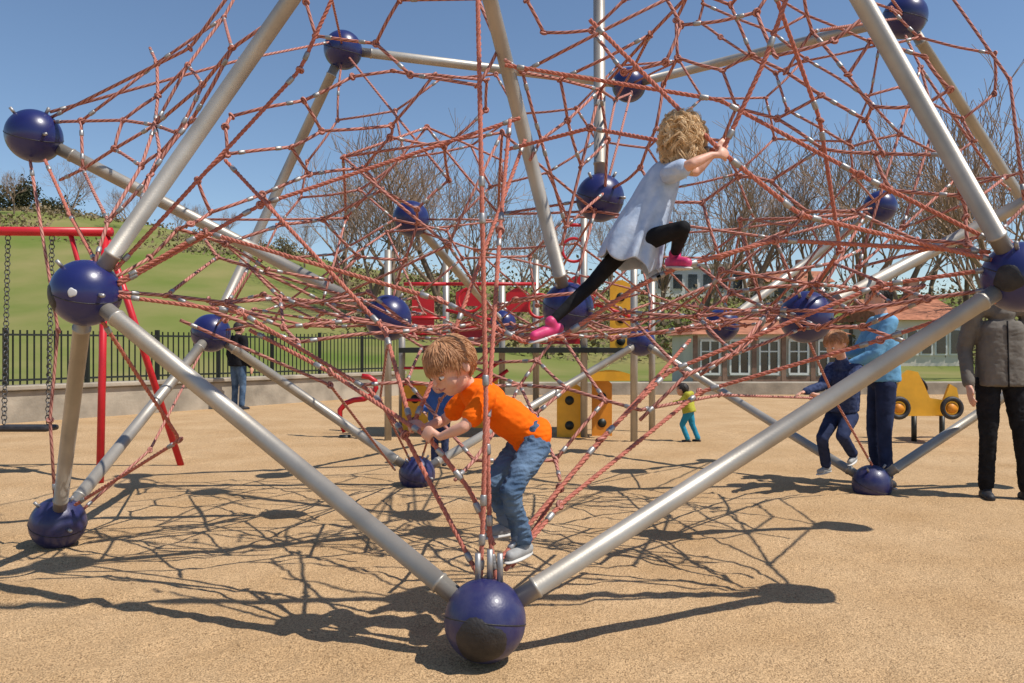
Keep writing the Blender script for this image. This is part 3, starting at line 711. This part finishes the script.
def person(label, J, hh, k, top, bottom, shoe, hairm, voxel=.01, sleeve='long', hairlen=.3, nh=250, curl=0, group=None, dress=False, sole=None, kk=None, wr=.004, hem=.06, tk=1.0, cuff=False, tw_=None, coatfront=None):
    feet = (J['anL']+J['anR'])/2; t = thing('person', label, 'person', Vector((feet.x,feet.y,min(J['anL'].z,J['anR'].z)-.05*k)), group)
    kk = kk or k; near = voxel < .006
    f, u, r = hframe(J['hf'], J.get('hu', Vector((0,0,1)))); H = J['head']
    r2 = (J['shR']-J['shL']).normalized(); up2 = (J['neck']-J['pelvis']).normalized(); f2 = up2.cross(r2).normalized(); J['f'] = f2 if 'f' not in J else J['f']; J['r'] = r2
    mb = MB()
    cc = H+u*.09*hh-f*.03*hh
    mb.ell(cc, (r*.385*hh, f*.445*hh, u*.41*hh)); mb.ell(H-u*.2*hh+f*.08*hh, (r*.285*hh, f*.31*hh, u*.275*hh))
    mb.ell(H-u*.36*hh+f*.22*hh, (r*.12*hh, f*.12*hh, u*.095*hh))
    for sd in (-1,1):
        mb.ell(H+r*sd*.17*hh-u*.17*hh+f*.22*hh, (r*.13*hh, f*.13*hh, u*.13*hh))
        mb.ell(H+r*sd*.385*hh-u*.06*hh-f*.04*hh, (r*.035*hh, f*.075*hh, u*.11*hh))
        mb.ell(H+r*sd*.15*hh+u*.06*hh+f*.34*hh, (r*.11*hh, f*.06*hh, u*.035*hh))
    mb.chain([H+u*.03*hh+f*.38*hh, H-u*.10*hh+f*.445*hh],[.032*hh,.048*hh]); mb.ell(H-u*.245*hh+f*.365*hh,(r*.09*hh,f*.045*hh,u*.035*hh))
    mb.cap(J['neck'], .055*kk, H-u*.25*hh-f*.08*hh, .05*kk)
    mb.cap(J['neck']-up2*.02, .055*kk, J['chest'], .08*kk); mb.cap(J['chest'], .085*kk, J['pelvis'], .085*kk)
    for s_ in 'LR':
        a, b, c = J['sh'+s_], J['el'+s_], J['wr'+s_]
        mb.cap(J['neck']-up2*.04*k,.045*kk,a,.045*kk); mb.chain([a, a.lerp(b,.4), b, b.lerp(c,.3), c],[.046*kk,.045*kk,.036*kk,.037*kk,.024*kk]); hand(mb, c, J, s_, k, c-b)
        a, b, c = J['hi'+s_], J['kn'+s_], J['an'+s_]
        mb.chain([J['pelvis'],a,b,b.lerp(c,.3),c],[.075*kk*tk,.065*kk*tk,.045*kk*tk,.043*kk*tk,.028*kk])
    fuse(mb, 'body', M['skin'], t, voxel, 2)
    for sd in (-1,1):
        e = H+r*sd*.155*hh-u*.02*hh+f*.355*hh
        ew = MB().ell(e, (r*.062*hh, f*.05*hh, u*.036*hh), 14, 8).build('eye', M['eyew'], t)
        MB().ell(e+f*.036*hh-u*.008*hh, (r*.03*hh, f*.02*hh, u*.03*hh), 12, 8).build('iris', M['iris'], ew)
        MB().chain([e+f*.03*hh-r*.055*hh+u*.075*hh, e+f*.045*hh+u*.095*hh, e+f*.02*hh+r*.06*hh+u*.075*hh],[.006*hh,.009*hh,.006*hh],6).build('eyebrow', hairm, t)
    q = H-u*.245*hh+f*.400*hh; MB().chain([q-r*.095*hh-f*.035*hh+u*.02*hh,q-r*.04*hh,q+r*.04*hh,q+r*.095*hh-f*.035*hh+u*.02*hh],[.010*hh,.019*hh,.019*hh,.010*hh],8).build('mouth', M['lip'], t)
    mb = MB(); rnd = random.Random(5); a_, b_, c_ = .385*hh, .445*hh, .41*hh
    def ok(v): return v.z > -.5-.25*(v.y < -.2) and not (v.y > .30 and v.z < .38+.1*(1-v.y)) and not (abs(v.x) > .7 and v.z < -.05 and v.y > -.15)
    def E(v): return r*v.x*a_+f*v.y*b_+u*v.z*c_
    bm_ = MB().ell(Vector((0,0,0)), ((1,0,0),(0,1,0),(0,0,1)), 48, 32); off = len(mb.V)
    for v in bm_.V: mb.V.append(cc+E(v)*(1.05+.035*noise.noise(v*3)+.02*noise.noise(Vector((v.x*14,v.y*14,v.z*3)))))
    for fc in bm_.Fc:
        ctr = sum((bm_.V[i] for i in fc), Vector())/len(fc)
        if ok(ctr): mb.face([i+off for i in fc])
    for _ in range(nh):
        while True:
            v = Vector((rnd.gauss(0,1),rnd.gauss(0,1),rnd.gauss(0,1))).normalized()
            if ok(v): break
        cn = Vector((noise.noise(v*4),noise.noise(v*4+Vector((5,5,5))),0))*.9
        tg = Vector((rnd.gauss(0,.2)+v.x*.5+cn.x, rnd.gauss(0,.2)+cn.y+(.5 if v.y > .1 else -.35), -.9)); tg = (tg-v*tg.dot(v)).normalized()
        ln = hairlen*rnd.uniform(.6,1.1)
        if not curl:
            n = 6; pp = []; lift = .10*rnd.uniform(.2,1)*(.4+abs(noise.noise(v*5))*2)
            for i in range(n):
                w_ = v+tg*ln*2.2*i/(n-1); w_.normalize(); pp.append(cc+E(w_)*(1.045+lift*(i/(n-1))**.7))
            r0 = .0075*hh; mb.tube(pp, [r0*.8]+[r0]*(n-3)+[r0*.7,r0*.15], 4)
        else:
            n = 18; guide = []; lift = rnd.uniform(.0,.26)
            for i in range(n):
                s = i/(n-1); w_ = (v+tg*ln*1.6*s).normalized(); g_ = cc+E(w_)*(1.02+lift*s)
                if w_.z < .1 or s > .35: g_ -= Vector((0,0,1))*max(0,s-.35)*.75*hh*ln
                guide.append(g_)
            ph = rnd.uniform(0,6.28); am = curl*hh*rnd.uniform(.4,1.4); tu = rnd.uniform(.6,1.0)*(1 if rnd.random() < .5 else -1)
            for q_ in range(7):
                o_ = Vector((rnd.gauss(0,1),rnd.gauss(0,1),rnd.gauss(0,1)))*.016*hh; a2 = am*rnd.uniform(.8,1.2); p2 = ph+rnd.gauss(0,.25); pp = []
                for i in range(n):
                    T_ = (guide[min(i+1,n-1)]-guide[max(i-1,0)]).normalized(); s1_ = T_.cross(E(v)).normalized(); s2_ = T_.cross(s1_)
                    pp.append(guide[i]+o_+(s1_*math.cos(p2+i*tu)+s2_*math.sin(p2+i*tu))*a2*min(1,i/4))
                r0 = .0062*hh; mb.tube(pp, [r0*.8]+[r0]*(n-3)+[r0*.7,r0*.15], 4)
    mb.build('hair', hairm, t)
    ea = .010*k+.004
    if top:
        mb = MB(); P_, Cc, Nk = J['pelvis'], J['chest'], J['neck']
        low = P_-up2*hem*k
        if not dress:
            if near:
                mb.ell(Cc+up2*.02*k, (r2*.155*kk, f2*.115*kk, up2*.17*kk)); mb.ell(P_.lerp(Cc,.5), (r2*.158*kk, f2*.128*kk, up2*.17*kk)); mb.cap(low, .125*kk, P_.lerp(Cc,.3), .12*kk)
                mb.ell(low, (r2*.172*kk, f2*.138*kk, up2*.10*kk))
            else:                                   # loose coat body: broad flattened column from the shoulders to the hem
                s0 = Cc+up2*.07*k; L0 = (s0-low).length; nb = 9; base_i = len(mb.V); sg_ = 28
                for i in range(nb):
                    s = i/(nb-1); c = s0.lerp(low, s); ww = (.165+.012*s)*kk*(1 if i else .8); dd_ = (.115+.028*s)*kk*(1 if i else .8)
                    for j in range(sg_):
                        an = 2*math.pi*j/sg_; ca, sa = math.cos(an), math.sin(an); e_ = (abs(ca)**3+abs(sa)**3)**(-1/3)
                        mb.V.append(c+r2*ca*ww*e_+f2*sa*dd_*e_)
                for i in range(nb-1):
                    for j in range(sg_): j2 = (j+1)%sg_; mb.face((base_i+i*sg_+j, base_i+(i+1)*sg_+j, base_i+(i+1)*sg_+j2, base_i+i*sg_+j2))
                mb.face([base_i+j for j in range(sg_)]); mb.face([base_i+(nb-1)*sg_+j for j in range(sg_)][::-1])
        else: mb.ell(Cc, (r2*.15*kk, f2*.12*kk, up2*.17*kk))
        mb.cap(J['shL'].lerp(Nk,.1), .062*kk, J['shR'].lerp(Nk,.1), .062*kk); mb.cap(Nk-up2*.03*k, .075*kk, Nk+up2*.004, .065*kk)
        if not near: mb.cap(Nk-up2*.07*k, .10*kk, Nk-up2*.02*k, .075*kk)
        for s_ in 'LR':
            a, b, c = J['sh'+s_], J['el'+s_], J['wr'+s_]
            if sleeve == 'long': mb.chain([a,a.lerp(b,.5),b,b.lerp(c,.92)],[.064*kk+ea*.4,.059*kk+ea*.4,.052*kk+ea*.3,.040*kk+ea*.3])
            else: mb.chain([a,a.lerp(b,sleeve)],[.06*kk+ea*.5,.056*kk+ea*.6])
        fuse(mb, 'dress_top' if dress else ('jacket' if sleeve == 'long' else 'shirt'), top, t, voxel, 5 if near else 9, wr)
        if coatfront:
            pz = []
            for i in range(9):
                s = i/8; c = (Cc+up2*.07*k).lerp(low, s); pz.append(c+f2*((.115+.028*s)*kk+.001))
            MB().tube(pz, .007*kk, 6).build('zip', coatfront, t)
    mb = MB(); mb.ell(J['pelvis'], (r2*.148*kk*(.6+.4*tk), f2*.118*kk, up2*.11*kk))
    for s_ in 'LR':
        a, b, c = J['hi'+s_], J['kn'+s_], J['an'+s_]
        mb.chain([J['pelvis'].lerp(a,.6), a, a.lerp(b,.5), b, b.lerp(c,.4), b.lerp(c,.95)],[.085*kk*tk,.083*kk*tk+ea*tk*.6,.072*kk*tk+ea*tk*.6,.055*kk*tk+ea*tk*.6,.050*kk*tk+ea*tk*.6,(.041*kk+ea*1.1) if not dress else .034*kk])
    fuse(mb, 'trousers' if not dress else 'leggings', bottom, t, voxel, 4, (tw_ or wr)*(.4 if dress else 1.0), 18 if tw_ else 14)
    for s_ in 'LR':
        c = J['an'+s_]; td = Vector(J['to'+s_]).normalized(); dn = J.get('dn'+s_, Vector((0,0,-1))); dn = (dn-td*dn.dot(td)).normalized(); sd = td.cross(dn)
        if cuff:
            b = J['kn'+s_]; fuse(MB().cap(b.lerp(c,.84), .043*kk+ea*1.2, b.lerp(c,.94), .043*kk+ea*1.2), 'cuff', M['cuff'], t, voxel, 2, wr*.4)
        m_ = MB(); base_ = c+dn*.055*k; m_.chain([base_-td*.045*k, base_+td*.06*k, base_+td*.14*k],[.04*k,.042*k,.034*k]); m_.cap(c,.042*k,base_,.04*k)
        sh = fuse(m_, 'shoe', shoe, t, voxel, 3)
        q = base_+dn*.034*k; MB().ell(q+td*.05*k, (td*.145*k, sd*.048*k, dn*.016*k)).build('sole', sole or M['sole'], sh)
    return t
def stand(px, d, Hh, yaw, z0=0, **ov):
    o = G(px,d,z0); f = Vector((math.cos(R(yaw)),math.sin(R(yaw)),0)); r = f.cross(Vector((0,0,1))); u = Vector((0,0,1))
    def P(a,b,c): return o+r*a*Hh+f*b*Hh+u*c*Hh
    D = dict(head=(0,.02,.93),neck=(0,0,.835),chest=(0,0,.72),pelvis=(0,0,.53),shL=(-.105,0,.81),shR=(.105,0,.81),elL=(-.14,-.01,.635),elR=(.14,-.01,.635),wrL=(-.145,.05,.485),wrR=(.145,.05,.485),
        hiL=(-.052,0,.50),hiR=(.052,0,.50),knL=(-.058,.01,.275),knR=(.058,.02,.275),anL=(-.06,0,.045),anR=(.06,.0,.045))
    D.update(ov); J = {}
    for kx, v in D.items():
        if kx in ('hf','toL','toR','f'): J[kx] = r*v[0]+f*v[1]+u*v[2]
        elif kx in ('gL','gR','dnL','dnR'): J[kx] = v
        else: J[kx] = P(*v)
    J.setdefault('hf', f); J.setdefault('toL', f-r*.15); J.setdefault('toR', f+r*.15); J.setdefault('f', f); return J
# boy
J = dict(head=W(451,366,3.0),hf=Vector((-.66,-.52,-.52)),hu=Vector((-.12,0,1)),neck=W(472,390,3.04),chest=W(488,402,3.05),pelvis=W(529,434,3.06),
 shL=W(486,398,2.95),elL=W(464,427,2.90),wrL=W(440,437,2.945),gL=(W(428,437,2.97),W(330,372,3.4)-W(470,490,2.95)),
 shR=W(468,396,3.14),elR=W(445,420,3.16),wrR=W(424,428,3.10),gR=(W(412,427,3.08),W(385,330,3.4)-W(412,427,3.08)),
 hiL=W(536,446,3.0),hiR=W(521,446,3.12),knL=W(510,492,2.88),knR=W(492,482,3.04),anL=W(523,541,2.96),anR=W(508,520,3.12),
 toL=Vector((-.55,-.8,-.05)),toR=Vector((-.85,-.3,-.1)))
person('toddler boy in orange T-shirt and jeans bending to grip the ropes above the front ball', J, .215, .60, M['orange'], M['denim'], M['shoeg'], M['hair_b'], .0042, .62, .36, 2800, kk=.60, wr=.004, hem=.02, tk=.92, cuff=True, tw_=.009)
# girl
J = dict(head=W(684,138,3.12),hf=Vector((.60,.74,-.12)),hu=Vector((-.1,0,1)),neck=W(670,168,3.15),chest=W(661,184,3.15),pelvis=W(640,228,3.16),
 shR=W(670,174,3.05),elR=W(692,164,2.98),wrR=W(711,155,3.0),gR=(W(722,152,3.03),W(800,215,3.1)-W(722,152,3.03)),
 shL=W(668,166,3.25),elL=W(696,172,3.36),wrL=W(712,156,3.36),
 hiR=W(648,240,3.08),hiL=W(634,238,3.22),knR=W(683,228,2.96),anR=W(675,254,3.12),knL=W(592,284,3.2),anL=W(551,322,3.14),
 toR=Vector((.35,-.85,-.1)),toL=Vector((-.75,-.4,-.25)),dnL=Vector((-.3,0,-1)))
g = person('small girl with curly blond hair and pale blue dress climbing high in the ropes', J, .190, .60, M['dress'], M['blackcloth'], M['pink'], M['hair_g'], .0045, .5, .85, 300, curl=.06, dress=True, kk=.56, wr=.003, tk=.78)
mb = MB(); rg = [(668,166,3.15,.050,.045),(665,174,3.15,.082,.066),(658,190,3.15,.088,.078),(652,205,3.15,.094,.084),(645,220,3.15,.103,.096),(638,236,3.15,.115,.108),(632,252,3.15,.124,.118),(628,265,3.15,.127,.120)]
cs = [W(a,b,c) for a,b,c,_,_ in rg]; sg = 80; r2 = J['r']
for i, (q, c) in enumerate(zip(rg, cs)):
    ax = (cs[0]-cs[-1]).normalized(); x = (r2-ax*r2.dot(ax)).normalized(); y = ax.cross(x)
    for j in range(sg):
        a = 2*math.pi*j/sg; rp = 1+.13*max(0,(i-2)/5)*math.sin(a*8+math.sin(a*3)*1.8+i*.35)+.13*noise.noise(Vector((math.cos(a)*2,math.sin(a)*2,i*.7)))
        mb.V.append(c+x*math.cos(a)*q[3]*rp+y*math.sin(a)*q[4]*rp+ax*.016*math.sin(a*5+1)*(i > 5))
for i in range(len(rg)-1):
    for j in range(sg): mb.face((i*sg+j,(i+1)*sg+j,(i+1)*sg+(j+1)%sg,i*sg+(j+1)%sg))
o = mb.build('dress', M['dress'], g); sf = o.modifiers.new('t','SOLIDIFY'); sf.thickness = .004; sb = o.modifiers.new('s','SUBSURF'); sb.levels = 1; sb.render_levels = 1
# others
person('adult in dark jacket and blue jeans standing by the fence at left', stand(238,13.9,1.52,60), .22, .92, M['blackcloth'], M['denim'], M['darkshoe'], M['hair_d'], .016, nh=80)
J = stand(440,7.5,.84,-100, head=(0,.03,.90), elL=(-.16,.06,.66),wrL=(-.12,.17,.60),elR=(.16,.06,.66),wrR=(.12,.17,.60))
person('blond toddler in blue jacket standing behind the boy in orange', J, .19, .56, M['midblue'], M['navy'], M['darkshoe'], M['hair_g'], .009, nh=500, kk=.62)
J = stand(689,9.3,.68,150, head=(0,.12,.88), neck=(0,.07,.80), chest=(0,.04,.70), knL=(-.06,.10,.28), anR=(.06,-.14,.05), knR=(.06,-.04,.28),elL=(-.15,.1,.68),wrL=(-.1,.24,.66))
person('small child in yellow-green top and teal trousers walking by the tower', J, .155, .45, M['lime'], M['teal'], M['darkshoe'], M['hair_d'], .009, nh=120, kk=.50)
J = stand(882,6.4,1.60,175, elL=(-.125,.07,.66),wrL=(-.06,.18,.60),elR=(.13,.07,.67),wrR=(.05,.20,.65))
person('adult in light blue jacket holding both arms around the child in the net', J, .225, .95, M['ltblue'], M['jeansd'], M['darkshoe'], M['hair_d'], .011, nh=300, wr=.004, hem=.02, kk=.88)
J = dict(head=W(836,344,6.1),hf=Vector((-.75,-.35,-.35)),neck=W(842,361,6.15),chest=W(844,377,6.16),pelvis=W(842,409,6.2),
 shL=W(858,370,6.08),shR=W(832,368,6.22),elL=W(846,390,5.95),wrL=W(824,396,5.86),gL=(W(812,398,5.86),Vector((1,.2,0))),elR=W(822,386,6.1),wrR=W(804,392,6.0),
 hiL=W(850,416,6.16),hiR=W(834,416,6.24),knL=W(842,436,5.98),anL=W(853,454,6.18),knR=W(822,438,6.08),anR=W(826,465,6.22),toL=Vector((-.6,-.7,-.2)),toR=Vector((-.8,-.5,-.1)))
person('child in navy jacket clinging to the ropes beside the adult in light blue', J, .20, .62, M['navy'], M['jeansd'], M['shoeg'], M['hair_b'], .009, nh=700, kk=.70, wr=.004, hem=.02)
J = stand(1001,5.85,1.70,-100, elL=(-.130,-.03,.64), wrL=(-.138,.03,.485), elR=(.135,-.03,.64), anL=(-.09,.03,.045), knL=(-.07,.03,.275))
person('man in grey jacket and dark trousers standing at the right edge', J, .235, 1.0, M['greyj'], M['blackcloth'], M['darkshoe'], M['hair_d'], .009, nh=400, kk=.92, hem=.08, wr=.005, tw_=.006, coatfront=M['blackcloth'])
print('ropes', len(ropes), 'ferrules', len(fl), 'nodes', len(pts))
